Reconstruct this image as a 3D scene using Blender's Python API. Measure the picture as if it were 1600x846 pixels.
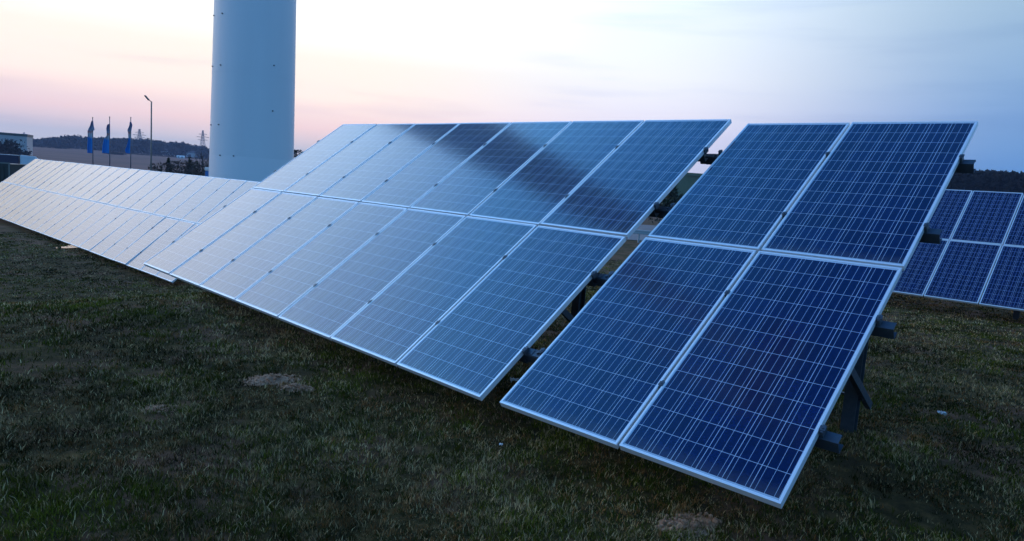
import bpy, bmesh, math, random
import numpy as np
from mathutils import Vector, Matrix

for o in list(bpy.data.objects): bpy.data.objects.remove(o)
SC = bpy.context.scene
COL = SC.collection
R_ = math.radians
random.seed(7); RNG = np.random.default_rng(7)

# ------------------------------------------------------------------ camera
HAZE = .00024
HC = 1.8                                    # camera height above the near grass
CAM = Matrix(((0.99755516, 0.0693439, 0.00866799),
              (0.0, -0.12403473, 0.99227788),
              (0.06988355, -0.98985191, -0.12373149)))     # image axes (right, down, forward) -> world
FPX = 1084.95
cd = bpy.data.cameras.new('camera'); cam = bpy.data.objects.new('camera', cd); COL.objects.link(cam)
cd.sensor_width = 36; cd.lens = FPX / 1600 * 36; cd.clip_start = 0.05; cd.clip_end = 12000
mw = Matrix.Identity(4)
for r in range(3):
    mw[r][0] = CAM[r][0]; mw[r][1] = -CAM[r][1]; mw[r][2] = -CAM[r][2]
mw.translation = Vector((0, 0, HC))
cam.matrix_world = mw
SC.camera = cam

# ------------------------------------------------------------------ dusk sky
SUN_AZ = -14.0
NAC_AZ, BLADE_A = -120.0, 35.0
W = bpy.data.worlds.new('World'); SC.world = W; W.use_nodes = True
nt = W.node_tree; N = nt.nodes; LK = nt.links; N.clear()
def nd(tree, t, **k):
    n = tree.nodes.new(t)
    for a, b in k.items(): setattr(n, a, b)
    return n
def ramp(tree, pts, fac, interp='LINEAR'):
    n = nd(tree, 'ShaderNodeValToRGB'); cr = n.color_ramp; cr.interpolation = interp
    while len(cr.elements) < len(pts): cr.elements.new(0.5)
    for e, (p, c) in zip(cr.elements, pts):
        e.position = p; e.color = (*c, 1)
    if fac is not None: tree.links.new(fac, n.inputs[0])
    return n.outputs[0]
def math_(tree, op, a, b=None, c=None, clamp=False):
    n = nd(tree, 'ShaderNodeMath', operation=op); n.use_clamp = clamp
    for i, v in enumerate((a, b, c)):
        if v is None: continue
        if isinstance(v, (int, float)): n.inputs[i].default_value = v
        else: tree.links.new(v, n.inputs[i])
    return n.outputs[0]
def mixc(tree, f, a, b, mode='MIX'):
    n = nd(tree, 'ShaderNodeMix', data_type='RGBA', blend_type=mode)
    for s, v in ((n.inputs[0], f), (n.inputs[6], a), (n.inputs[7], b)):
        if isinstance(v, (int, float)): s.default_value = v
        elif isinstance(v, tuple): s.default_value = (*v, 1)
        else: tree.links.new(v, s)
    return n.outputs[2]
tc = nd(nt, 'ShaderNodeTexCoord')
sep = nd(nt, 'ShaderNodeSeparateXYZ'); LK.new(tc.outputs['Generated'], sep.inputs[0])
X_, Y_, Z_ = sep.outputs
elev = math_(nt, 'MULTIPLY', math_(nt, 'ARCSINE', Z_), 2 / math.pi)          # 0 horizon .. 1 zenith
elev = math_(nt, 'MAXIMUM', elev, 0.0)
es = math_(nt, 'POWER', elev, 0.5)                                             # finer steps near the horizon
def E(deg): return math.sqrt(deg / 90)
az = math_(nt, 'ARCTAN2', X_, Y_)                                              # 0 = straight ahead
# colours up the sky over the afterglow, to its right, and at the viewer's back
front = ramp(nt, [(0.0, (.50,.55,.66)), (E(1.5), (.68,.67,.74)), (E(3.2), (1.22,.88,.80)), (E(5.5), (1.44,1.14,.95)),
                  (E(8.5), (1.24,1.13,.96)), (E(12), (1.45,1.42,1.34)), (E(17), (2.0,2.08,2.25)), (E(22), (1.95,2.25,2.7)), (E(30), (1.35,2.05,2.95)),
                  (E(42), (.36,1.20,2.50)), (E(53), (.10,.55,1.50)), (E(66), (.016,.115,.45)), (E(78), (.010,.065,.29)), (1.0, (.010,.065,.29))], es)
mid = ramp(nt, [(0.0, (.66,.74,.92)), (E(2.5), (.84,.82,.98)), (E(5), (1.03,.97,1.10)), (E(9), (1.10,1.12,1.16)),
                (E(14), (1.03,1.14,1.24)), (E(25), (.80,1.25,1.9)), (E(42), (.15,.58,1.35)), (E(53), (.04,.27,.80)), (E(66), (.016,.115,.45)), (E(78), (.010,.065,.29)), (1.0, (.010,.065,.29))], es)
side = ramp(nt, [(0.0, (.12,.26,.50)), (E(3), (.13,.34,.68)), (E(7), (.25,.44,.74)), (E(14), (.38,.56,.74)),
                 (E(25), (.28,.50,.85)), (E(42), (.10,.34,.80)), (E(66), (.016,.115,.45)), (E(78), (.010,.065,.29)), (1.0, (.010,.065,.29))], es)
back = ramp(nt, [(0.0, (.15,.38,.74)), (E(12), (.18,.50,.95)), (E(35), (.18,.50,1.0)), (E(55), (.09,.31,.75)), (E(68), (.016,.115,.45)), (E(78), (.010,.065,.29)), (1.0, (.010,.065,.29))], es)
daz = math_(nt, 'ABSOLUTE', math_(nt, 'SUBTRACT', az, R_(SUN_AZ)))
def smooth(v, a, b):
    n = nd(nt, 'ShaderNodeMapRange', interpolation_type='SMOOTHSTEP')
    LK.new(v, n.inputs[0]); n.inputs[1].default_value = a; n.inputs[2].default_value = b
    return n.outputs[0]
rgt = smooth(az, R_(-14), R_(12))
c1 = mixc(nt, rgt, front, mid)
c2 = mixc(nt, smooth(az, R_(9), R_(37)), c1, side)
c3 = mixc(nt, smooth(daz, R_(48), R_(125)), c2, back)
# thin dusk cloud streaks
mp = nd(nt, 'ShaderNodeMapping'); LK.new(tc.outputs['Generated'], mp.inputs[0]); mp.inputs['Scale'].default_value = (1.4, 1.4, 14.0)
nz = nd(nt, 'ShaderNodeTexNoise'); LK.new(mp.outputs[0], nz.inputs[0]); nz.inputs['Scale'].default_value = 2.2
nz.inputs['Detail'].default_value = 4; nz.inputs['Roughness'].default_value = .5
cl = smooth(nz.outputs[0], .50, .72)
c4 = mixc(nt, math_(nt, 'MULTIPLY', cl, .28), c3, mixc(nt, 1.0, c3, (.62, .70, .84), 'MULTIPLY'))
sky = nd(nt, 'ShaderNodeTexSky', sky_type='NISHITA'); sky.sun_disc = False
sky.sun_elevation = R_(1.0); sky.sun_rotation = R_(SUN_AZ); sky.air_density = 1.4; sky.dust_density = 1.0; sky.ozone_density = 3
c5 = mixc(nt, 0.003, c4, sky.outputs[0], 'ADD')
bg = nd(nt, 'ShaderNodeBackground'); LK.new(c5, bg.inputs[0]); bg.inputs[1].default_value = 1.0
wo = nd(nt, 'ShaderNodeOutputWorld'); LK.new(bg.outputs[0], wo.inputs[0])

# last light from below the horizon: a very weak, very soft sun
sd = bpy.data.lights.new('sun', 'SUN'); sd.energy = 0.12; sd.angle = R_(24); sd.color = (1.0, .72, .60)
sun = bpy.data.objects.new('sun', sd); COL.objects.link(sun)
dv = Vector((math.sin(R_(SUN_AZ)), math.cos(R_(SUN_AZ)), math.tan(R_(4))))
sun.rotation_euler = dv.to_track_quat('Z', 'Y').to_euler()

SC.view_settings.view_transform = 'Standard'; SC.view_settings.look = 'None'
SC.view_settings.exposure = 0.0; SC.view_settings.gamma = 1.0
SC.render.engine = 'CYCLES'
SC.cycles.max_bounces = 6; SC.cycles.caustics_reflective = False; SC.cycles.caustics_refractive = False

# ------------------------------------------------------------------ helpers
def ray(px, py):
    return CAM @ Vector(((px - 800) / FPX, (py - 423) / FPX, 1.0))
def at(px, py, d):                          # point seen at a pixel of the photo, d metres in front of the camera
    v = ray(px, py) * d
    return Vector((v.x, v.y, v.z + HC))
def sstep(x, a, b):
    t = np.clip((x - a) / (b - a), 0, 1); return t * t * (3 - 2 * t)
def ground(x, y):
    x = np.asarray(x, float); y = np.asarray(y, float)
    s = (y - 8.6) * .8 - (x + 4) * .6
    h = -1.3 * sstep(s, 0, 7.5)
    h = h - .35 * sstep(y, 6, 16) * (1 - sstep(s, 0, 7.5))
    r = np.hypot(x, y)
    wl = 1 - sstep(x / np.maximum(r, 1), -.35, .05)
    far = -2.75 * wl - .85 * (1 - wl)
    t = sstep(r, 30, 88)
    h = h * (1 - t) + far * t
    h = h - .9 * sstep(r, 90, 220) * wl + 9.6 * sstep(r, 290, 860) * wl
    h = h + .17 * np.exp(-((x + 3.7) ** 2 / 2.2 + (y - 8.6) ** 2 / 2.6))
    h = h + .035 * np.sin(x * 1.3 + .4 * y) * np.sin(y * 1.1 - .6 * x) * np.exp(-r / 40)
    return h
def gz(x, y): return float(ground(x, y))

def tag(o, label=None, cat=None, group=None, kind=None):
    if label: o['label'] = label
    if cat: o['category'] = cat
    if group: o['group'] = group
    if kind: o['kind'] = kind
    return o
def empty(name, mat=None, loc=None):
    o = bpy.data.objects.new(name, None); COL.objects.link(o); o.empty_display_size = .3
    if mat is not None: o.matrix_world = mat
    if loc is not None: o.location = loc
    return o
def link(name, mesh, parent=None, mat=None):
    o = bpy.data.objects.new(name, mesh); COL.objects.link(o)
    if parent is not None: o.parent = parent
    if mat is not None: o.matrix_local = mat
    return o
class MB:
    def __init__(s): s.bm = bmesh.new()
    def box(s, x0, x1, y0, y1, z0, z1, M=None, bev=0, mi=0):
        r = bmesh.ops.create_cube(s.bm, size=1)
        T = Matrix.Translation(((x0+x1)/2, (y0+y1)/2, (z0+z1)/2)) @ Matrix.Diagonal((x1-x0, y1-y0, z1-z0, 1))
        bmesh.ops.transform(s.bm, matrix=(M @ T) if M is not None else T, verts=r['verts'])
        fs = {f for v in r['verts'] for f in v.link_faces}
        for f in fs: f.material_index = mi
        if bev:
            es = list({e for v in r['verts'] for e in v.link_edges})
            bmesh.ops.bevel(s.bm, geom=es, offset=bev, segments=2, affect='EDGES', profile=.6)
        return s
    def tube(s, a, b, r0, r1=None, seg=12, caps=True, mi=0):
        a = Vector(a); b = Vector(b); r1 = r0 if r1 is None else r1
        d = b - a; L = d.length
        r = bmesh.ops.create_cone(s.bm, cap_ends=caps, segments=seg, radius1=r0, radius2=r1, depth=L)
        Mx = Matrix.Translation((a + b) / 2) @ d.to_track_quat('Z', 'Y').to_matrix().to_4x4()
        bmesh.ops.transform(s.bm, matrix=Mx, verts=r['verts'])
        for f in {f for v in r['verts'] for f in v.link_faces}: f.material_index = mi; f.smooth = len(f.verts) == 4
        return s
    def bar(s, a, b, w, h, side=None):       # rectangular bar from a to b
        a = Vector(a); b = Vector(b); d = (b - a); L = d.length; d.normalize()
        sd_ = Vector(side) if side is not None else Vector((0, 0, 1)).cross(d)
        if sd_.length < 1e-4: sd_ = Vector((1, 0, 0))
        sd_ = (sd_ - d * sd_.dot(d)).normalized(); u = d.cross(sd_)
        Mx = Matrix(((sd_.x, u.x, d.x, 0), (sd_.y, u.y, d.y, 0), (sd_.z, u.z, d.z, 0), (0, 0, 0, 1))); Mx.translation = a
        return s.box(-w/2, w/2, -h/2, h/2, 0, L, Mx)
    def prism(s, pts, M, h):                 # polygon (x,y) extruded along z
        vs = [s.bm.verts.new(M @ Vector((x, y, 0))) for x, y in pts]
        ws = [s.bm.verts.new(M @ Vector((x, y, h))) for x, y in pts]
        n = len(pts)
        s.bm.faces.new(list(reversed(vs))); s.bm.faces.new(ws)
        for i in range(n): s.bm.faces.new((vs[i], vs[(i+1) % n], ws[(i+1) % n], ws[i]))
        return s
    def mesh(s, name, mats):
        bmesh.ops.recalc_face_normals(s.bm, faces=s.bm.faces)
        m = bpy.data.meshes.new(name); s.bm.to_mesh(m); s.bm.free()
        for mm in (mats if isinstance(mats, (list, tuple)) else [mats]): m.materials.append(mm)
        return m
    def build(s, name, mats, parent=None, mat=None): return link(name, s.mesh(name, mats), parent, mat)

# ------------------------------------------------------------------ materials
def material(name, color=(.5, .5, .5), rough=.6, metal=0.0, spec=.5, noise=None, bump=None, coat=0):
    m = bpy.data.materials.new(name); m.use_nodes = True
    t = m.node_tree; b = t.nodes['Principled BSDF']
    b.inputs['Base Color'].default_value = (*color, 1); b.inputs['Roughness'].default_value = rough
    b.inputs['Metallic'].default_value = metal; b.inputs['Specular IOR Level'].default_value = spec
    b.inputs['Coat Weight'].default_value = coat
    if noise:
        sc, amt = noise[:2]; c2 = noise[2] if len(noise) > 2 else tuple(c * .55 for c in color)
        tcn = nd(t, 'ShaderNodeTexCoord'); n = nd(t, 'ShaderNodeTexNoise'); t.links.new(tcn.outputs['Object'], n.inputs[0])
        if len(noise) > 3:
            mpn = nd(t, 'ShaderNodeMapping'); t.links.new(tcn.outputs['Object'], mpn.inputs[0]); mpn.inputs['Scale'].default_value = noise[3]; t.links.new(mpn.outputs[0], n.inputs[0])
        n.inputs['Scale'].default_value = sc; n.inputs['Detail'].default_value = 6; n.inputs['Roughness'].default_value = .6
        f = ramp(t, [(.35, (0, 0, 0)), (.7, (1, 1, 1))], n.outputs[0])
        f = math_(t, 'MULTIPLY', f, amt)
        t.links.new(mixc(t, f, color, c2), b.inputs['Base Color'])
        r = math_(t, 'MULTIPLY_ADD', n.outputs[0], .25, rough - .12); t.links.new(r, b.inputs['Roughness'])
    if bump:
        tcn = nd(t, 'ShaderNodeTexCoord'); n = nd(t, 'ShaderNodeTexNoise'); t.links.new(tcn.outputs['Object'], n.inputs[0])
        n.inputs['Scale'].default_value = bump[0]; n.inputs['Detail'].default_value = 5
        bp = nd(t, 'ShaderNodeBump'); bp.inputs['Strength'].default_value = bump[1]; bp.inputs['Distance'].default_value = bump[2]
        t.links.new(n.outputs[0], bp.inputs['Height']); t.links.new(bp.outputs[0], b.inputs['Normal'])
    return m
M_ALU = material('anodised aluminium', (.88, .91, .94), .40, .35, noise=(9, .2, (.70, .75, .80)))
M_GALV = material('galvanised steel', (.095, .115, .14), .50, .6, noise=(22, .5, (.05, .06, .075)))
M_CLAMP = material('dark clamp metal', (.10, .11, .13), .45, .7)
M_BLACK = material('black plastic', (.015, .016, .018), .45)
M_BACK = material('backsheet white', (.55, .57, .60), .6)

def glass_material():
    m = bpy.data.materials.new('solar glass over cells'); m.use_nodes = True
    t = m.node_tree; b = t.nodes['Principled BSDF']
    uv = nd(t, 'ShaderNodeUVMap'); sp = nd(t, 'ShaderNodeSeparateXYZ'); t.links.new(uv.outputs[0], sp.inputs[0])
    u, v = sp.outputs[0], sp.outputs[1]                 # metres on the glass, origin at the lower left cell
    P = .1585
    fu = math_(t, 'FRACT', math_(t, 'DIVIDE', u, P)); fv = math_(t, 'FRACT', math_(t, 'DIVIDE', v, P))
    def line(x, c, hw):                                  # 1 inside |x-c|<hw
        return math_(t, 'LESS_THAN', math_(t, 'ABSOLUTE', math_(t, 'SUBTRACT', x, c)), hw)
    gapu = math_(t, 'MAXIMUM', line(fu, 0, .010), line(fu, 1, .010))
    gapv = math_(t, 'MAXIMUM', line(fv, 0, .0085), line(fv, 1, .0085))
    bus = math_(t, 'MAXIMUM', math_(t, 'MAXIMUM', line(fu, 1/6, .0072), line(fu, .5, .0072)), line(fu, 5/6, .0072))
    inu = math_(t, 'MULTIPLY', math_(t, 'GREATER_THAN', u, 0.0), math_(t, 'LESS_THAN', u, 6 * P))
    inv_ = math_(t, 'MULTIPLY', math_(t, 'GREATER_THAN', v, 0.0), math_(t, 'LESS_THAN', v, 12 * P))
    inside = math_(t, 'MULTIPLY', inu, inv_)
    gap = math_(t, 'MAXIMUM', math_(t, 'MAXIMUM', gapu, gapv), math_(t, 'SUBTRACT', 1.0, inside))
    # polycrystalline cells: grains, each cell a slightly different blue
    vor = nd(t, 'ShaderNodeTexVoronoi', feature='F1'); t.links.new(uv.outputs[0], vor.inputs[0]); vor.inputs['Scale'].default_value = 95
    cid = nd(t, 'ShaderNodeCombineXYZ')
    t.links.new(math_(t, 'FLOOR', math_(t, 'DIVIDE', u, P)), cid.inputs[0]); t.links.new(math_(t, 'FLOOR', math_(t, 'DIVIDE', v, P)), cid.inputs[1])
    oi = nd(t, 'ShaderNodeObjectInfo'); t.links.new(oi.outputs['Random'], cid.inputs[2])
    wn = nd(t, 'ShaderNodeTexWhiteNoise'); t.links.new(cid.outputs[0], wn.inputs[0])
    g1 = nd(t, 'ShaderNodeSeparateColor'); t.links.new(vor.outputs['Color'], g1.inputs[0])
    gv = math_(t, 'MULTIPLY_ADD', g1.outputs[0], .45, .55)
    gv = math_(t, 'MULTIPLY', gv, math_(t, 'MULTIPLY_ADD', wn.outputs[0], .35, .82))
    gcol = nd(t, 'ShaderNodeCombineColor')
    for i, k in enumerate(CELL): t.links.new(math_(t, 'MULTIPLY', gv, k), gcol.inputs[i])
    c = mixc(t, bus, gcol.outputs[0], (.43, .55, .70))
    c = mixc(t, gap, c, (.54, .65, .78))
    low = math_(t, 'MULTIPLY', math_(t, 'LESS_THAN', v, .05), .0)
    dirt = nd(t, 'ShaderNodeTexNoise'); t.links.new(uv.outputs[0], dirt.inputs[0]); dirt.inputs['Scale'].default_value = 9; dirt.inputs['Detail'].default_value = 6
    dm = nd(t, 'ShaderNodeMapRange'); t.links.new(v, dm.inputs[0]); dm.inputs[1].default_value = .09; dm.inputs[2].default_value = -.01
    df = math_(t, 'MULTIPLY', dm.outputs[0], math_(t, 'MULTIPLY', dirt.outputs[0], .55), clamp=True)
    c = mixc(t, df, c, (.16, .15, .13))
    t.links.new(c, b.inputs['Base Color'])
    b.inputs['Roughness'].default_value = .20
    b.inputs['IOR'].default_value = 1.75
    # dust film
    tco = nd(t, 'ShaderNodeTexCoord'); dn = nd(t, 'ShaderNodeTexNoise'); t.links.new(tco.outputs['Object'], dn.inputs[0])
    dn.inputs['Scale'].default_value = 2.5; dn.inputs['Detail'].default_value = 7
    t.links.new(math_(t, 'MULTIPLY_ADD', dn.outputs[0], .05, .085), b.inputs['Roughness'])
    return m
CELL = (.002, .012, .080)
M_GLASS = glass_material()

# ------------------------------------------------------------------ solar arrays
PW, PL, GAP = .992, 1.956, .022
LIP, DEP = .016, .042
def panel_meshes():
    g = MB()
    s = g.bm
    x0, x1, y0, y1 = LIP - .004, PW - LIP + .004, LIP - .004, PL - LIP + .004
    s1 = [s.verts.new((x, y, -.004)) for x, y in ((x0, y0), (x1, y0), (x1, y1), (x0, y1))]
    s2 = [s.verts.new((x, y, -.010)) for x, y in ((x0, y0), (x1, y0), (x1, y1), (x0, y1))]
    f = s.faces.new(s1); fb = s.faces.new(list(reversed(s2))); fb.material_index = 1
    for i in range(4): s.faces.new((s1[i], s2[i], s2[(i+1) % 4], s1[(i+1) % 4])).material_index = 1
    uvl = s.loops.layers.uv.new('UVMap')
    ox, oy = (PW - 6 * .1585) / 2, (PL - 12 * .1585) / 2
    for fc in s.faces:
        for l in fc.loops: l[uvl].uv = (l.vert.co.x - ox, l.vert.co.y - oy)
    g.box(.42, .57, PL - .22, PL - .10, -.034, -.012, mi=2)      # junction box under the laminate
    gm = g.mesh('solar_panel', [M_GLASS, M_BACK, M_BLACK])
    f = MB()
    b = .0016
    for (a0, a1, c0, c1) in ((0, PW, 0, LIP), (0, PW, PL - LIP, PL), (0, LIP, LIP + .0005, PL - LIP - .0005), (PW - LIP, PW, LIP + .0005, PL - LIP - .0005)):
        f.box(a0, a1, c0, c1, -DEP, .0, bev=b)
    return gm, f.mesh('panel_frame', M_ALU)
PM, FM = panel_meshes()
def frame4(T, Rm):
    m = Matrix.Identity(4)
    for r in range(3):
        for c in range(3): m[r][c] = Rm[r][c]
        m[r][3] = T[r]
    return m
BLK = {'A': {'T': [1.4416, 3.2793, 0.318], 'R': [[0.73132, 0.5662, -0.38025], [-0.68203, 0.60822, -0.40608], [0.00135, 0.55632, 0.83097]], 's': [-0.0282, 0.0267]}, 'B': {'T': [-0.1233, 4.7702, 0.2864], 'R': [[0.70516, 0.57338, -0.41711], [-0.70904, 0.56801, -0.41787], [-0.00268, 0.59042, 0.80709]], 's': [0.012, -0.0123]}, 'C': {'T': [-8.0002, 16.5202, -1.1008], 'R': [[0.72647, 0.51972, -0.4496], [-0.6872, 0.5494, -0.4753], [-1e-05, 0.65425, 0.75628]], 's': [0.0408, -0.0444]}, 'D': {'T': [9.027, 14.815, 0.0298], 'R': [[0.71257, 0.55704, -0.42657], [-0.70161, 0.56625, -0.43256], [0.00059, 0.60751, 0.79431]], 's': [0.0001, -0.0001]}}
def block_matrix(k):
    b = BLK[k]; m = frame4(b['T'], b['R'])
    return m @ Matrix.Diagonal((1 + b['s'][0], 1 + b['s'][1], 1, 1))

def put_panels(root, k, cols, jit=.12, direction=-1, clamps=True):
    """cols columns of two panels; x runs along the row, y up the slope, z out of the glass"""
    inv = root.matrix_world.inverted(); bm_ = block_matrix(k)
    for i in cols:
        for j in (0, 1):
            x = (-(i + 1) * PW - i * GAP + (0)) if direction < 0 else i * (PW + GAP) + GAP / 2
            y = j * (PL + GAP); dx = .006 if j else 0
            jm = Matrix.Rotation(R_(random.gauss(0, jit)), 4, 'X') @ Matrix.Rotation(R_(random.gauss(0, jit)), 4, 'Y')
            lm = inv @ bm_ @ Matrix.Translation((x + dx, y, random.uniform(-.0015, .0015))) @ Matrix.Translation((PW/2, PL/2, 0)) @ jm @ Matrix.Translation((-PW/2, -PL/2, 0))
            p = link('solar_panel', PM, root, lm)
            link('panel_frame', FM, p)
PURL = (.52, 1.45, 2.45, 3.38)
def c_rail(mb, x0, x1, y):                   # C-section purlin under the panels
    z0 = -DEP - .004
    mb.box(x0, x1, y - .03, y + .03, z0 - .004, z0)
    mb.box(x0, x1, y - .034, y - .030, z0 - .078, z0)
    mb.box(x0, x1, y - .0305, y + .03, z0 - .082, z0 - .078)
    mb.box(x0, x1, y + .026, y + .030, z0 - .018, z0 - .004)
def clamps_(mb, xs, y, end=False):
    for x in xs:
        mb.box(x - .017, x + .017, y - .017, y + .017, .0022, .0062, bev=.001)
        mb.tube((x, y, .0062), (x, y, .0105), .0065, seg=6)
        mb.box(x - .008, x + .008, y - .028, y + .028, -DEP - .003, .0022)
def post_set(root, k, us, Fd, groundz, brace=True, jut=False):
    """a vertical post, a rafter under the purlins and a diagonal strut, for each distance u in from the right end"""
    inv = root.matrix_world.inverted(); bm_ = block_matrix(k)
    T = bm_.translation; row = bm_.to_3x3() @ Vector((1, 0, 0)); up = bm_.to_3x3() @ Vector((0, 1, 0)); nn = (bm_.to_3x3() @ Vector((0, 0, 1)))
    rh = Vector((row.x, row.y, 0)).normalized(); Fv = Vector((-rh.y, rh.x, 0)); upn = up.normalized(); nn.normalize()
    tilt = math.atan2(upn.z, math.hypot(upn.x, upn.y))
    for u in us:
        base = T - rh * u
        zr = lambda F_: base.z + F_ * math.tan(tilt) - .19 / math.cos(tilt)     # rafter underside height
        bt = base + Fv * Fd; g0 = groundz(bt.x, bt.y)
        # rafter along the slope
        a = T - row.normalized() * u + upn * .25 - nn * .175; b = a + upn * 3.4
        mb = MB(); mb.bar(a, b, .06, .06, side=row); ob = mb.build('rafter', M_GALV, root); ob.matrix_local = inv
        # post: two flanges and a web
        mb = MB(); zt = zr(Fd) + .06
        P0 = Vector((bt.x, bt.y, g0 - .3)); P1 = Vector((bt.x, bt.y, zt))
        mb.bar(P0 - Fv * .045, P1 - Fv * .045, .10, .008, side=rh)
        mb.bar(P0 + Fv * .045, P1 + Fv * .045, .10, .008, side=rh)
        mb.bar(P0, P1, .008, .082, side=rh)
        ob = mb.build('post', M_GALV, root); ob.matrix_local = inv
        if brace:
            mb = MB(); q0 = Vector((bt.x, bt.y, g0 + .20)) + rh * .078 + Fv * .20
            F1 = Fd - 1.15; q1 = Vector((base.x + Fv.x * F1, base.y + Fv.y * F1, zr(F1) + .05)) + rh * .078
            mb.bar(q0, q1, .04, .062, side=rh)
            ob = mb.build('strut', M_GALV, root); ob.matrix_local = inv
            mb = MB(); c = Vector((bt.x, bt.y, g0 + .30))
            mb.tube(c - rh * .14, c + rh * .09, .013, seg=6); mb.tube(c - rh * .135, c - rh * .115, .024, seg=8); mb.tube(c + rh * .06, c + rh * .08, .024, seg=8)
            ob = mb.build('bolt', M_CLAMP, root); ob.matrix_local = inv

def rigid(k):
    return frame4(BLK[k]['T'], BLK[k]['R'])

# near array: two panels wide, a gap, seven more; purlins run through the gap
rootN = empty('solar_array', Matrix.Translation(Vector(BLK['A']['T']) * 1.0))
bpy.context.view_layer.update()
tag(rootN, 'nearest tilted solar array of dark blue panels with a narrow gap after two columns', 'solar array', 'tilted solar arrays in the grass field')
put_panels(rootN, 'A', range(2)); put_panels(rootN, 'B', range(7))
for key, cols, x0, x1 in (('A', 2, None, .105), ('B', 7, -7 * (PW + GAP) - .02, .0)):
    bm_ = block_matrix(key); inv = rootN.matrix_world.inverted()
    xl = x0 if x0 is not None else -2 * (PW + GAP) - .22
    for y in PURL:
        mb = MB(); c_rail(mb, xl, x1, y); mb.build('purlin', M_GALV, rootN, inv @ bm_)
        for i in range(cols + 1):
            x = (.0165 if i == 0 else -i * (PW + GAP) + GAP / 2 - (0 if i < cols else .009))
            mb = MB(); clamps_(mb, [x], y); mb.build('clamp', M_CLAMP if 0 < i < cols else M_GALV, rootN, inv @ bm_)
# splice brackets where the purlins cross the gap
bA = block_matrix('A')
for y in PURL:
    mb = MB(); xg = -2 * (PW + GAP)
    mb.box(xg - .155, xg - .01, y - .037, y - .0345, -DEP - .085, -DEP - .012); mb.box(xg - .15, xg - .10, y - .026, y + .02, -DEP - .003, -DEP + .001, bev=.001)
    mb.tube((xg - .06, y, -DEP - .004), (xg - .06, y, -DEP + .008), .011, seg=6)
    mb.build('splice_bracket', M_GALV, rootN, rootN.matrix_world.inverted() @ bA)
bpy.context.view_layer.update()
post_set(rootN, 'A', (.42,), 2.5, gz)
post_set(rootN, 'B', (1.2, 4.1, 6.7), 2.5, gz)

# continuation of the row, lower down the bank
rootF = empty('solar_array', Matrix.Translation(Vector(BLK['C']['T']))); bpy.context.view_layer.update()
tag(rootF, 'long pale reflective solar array running down to the left behind the nearest one', 'solar array', 'tilted solar arrays in the grass field')
put_panels(rootF, 'C', range(24), jit=.25)
for y in PURL:
    mb = MB(); c_rail(mb, -24 * (PW + GAP) - .1, .08, y); mb.build('purlin', M_GALV, rootF, rootF.matrix_world.inverted() @ block_matrix('C'))
    mb = MB(); clamps_(mb, [-i * (PW + GAP) + GAP / 2 for i in range(1, 24)], y); mb.build('clamp_row', M_CLAMP, rootF, rootF.matrix_world.inverted() @ block_matrix('C'))
post_set(rootF, 'C', [.5 + 3.0 * i for i in range(9)], 2.2, gz)
# second row at the right
rootB = empty('solar_array', Matrix.Translation(Vector(BLK['D']['T']))); bpy.context.view_layer.update()
tag(rootB, 'navy solar array standing in the row behind, at the right edge beneath the dark wood', 'solar array', 'tilted solar arrays in the grass field')
put_panels(rootB, 'D', range(-3, 4), direction=1)
for y in PURL:
    mb = MB(); c_rail(mb, -3 * (PW + GAP) - .1, 4 * (PW + GAP) + .1, y); mb.build('purlin', M_GALV, rootB, rootB.matrix_world.inverted() @ block_matrix('D'))
post_set(rootB, 'D', [-3.2, -1.5, 1.2], 1.3, gz, brace=False)

# ------------------------------------------------------------------ ground
def ground_material():
    m = bpy.data.materials.new('rough turf and soil'); m.use_nodes = True
    t = m.node_tree; b = t.nodes['Principled BSDF']; b.inputs['Roughness'].default_value = .95; b.inputs['Specular IOR Level'].default_value = .15
    tcn = nd(t, 'ShaderNodeTexCoord'); P = tcn.outputs['Object']
    def noise(sc, det=6, rough=.6, vec=P):
        n = nd(t, 'ShaderNodeTexNoise'); t.links.new(vec, n.inputs[0]); n.inputs['Scale'].default_value = sc
        n.inputs['Detail'].default_value = det; n.inputs['Roughness'].default_value = rough; return n.outputs[0]
    moss = ramp(t, [(.30, (.016, .012, .003)), (.5, (.055, .038, .010)), (.72, (.17, .10, .032))], noise(5, 8, .7))
    soil = ramp(t, [(.3, (.06, .028, .014)), (.7, (.22, .11, .06))], noise(14, 8, .7))
    fs = ramp(t, [(.50, (0, 0, 0)), (.60, (1, 1, 1))], noise(.9, 7, .65))
    near = mixc(t, fs, moss, soil)
    mp = nd(t, 'ShaderNodeMapping'); t.links.new(P, mp.inputs[0]); mp.inputs['Scale'].default_value = (.004, .02, 1); mp.inputs['Rotation'].default_value = (0, 0, .25)
    field = ramp(t, [(.30, (.080, .040, .034)), (.48, (.19, .088, .070)), (.60, (.12, .062, .046)), (.75, (.25, .125, .10))], noise(1.0, 6, .6, mp.outputs[0]))
    sp = nd(t, 'ShaderNodeSeparateXYZ'); t.links.new(P, sp.inputs[0])
    L = nd(t, 'ShaderNodeVectorMath', operation='LENGTH'); t.links.new(P, L.inputs[0])
    mr = nd(t, 'ShaderNodeMapRange', interpolation_type='SMOOTHSTEP'); t.links.new(L.outputs['Value'], mr.inputs[0]); mr.inputs[1].default_value = 45; mr.inputs[2].default_value = 110
    t.links.new(mixc(t, mr.outputs[0], near, field), b.inputs['Base Color'])
    bp = nd(t, 'ShaderNodeBump'); bp.inputs['Strength'].default_value = .9; bp.inputs['Distance'].default_value = .03
    t.links.new(noise(22, 8, .75), bp.inputs['Height']); t.links.new(bp.outputs[0], b.inputs['Normal'])
    return m
M_GROUND = ground_material()
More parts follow.
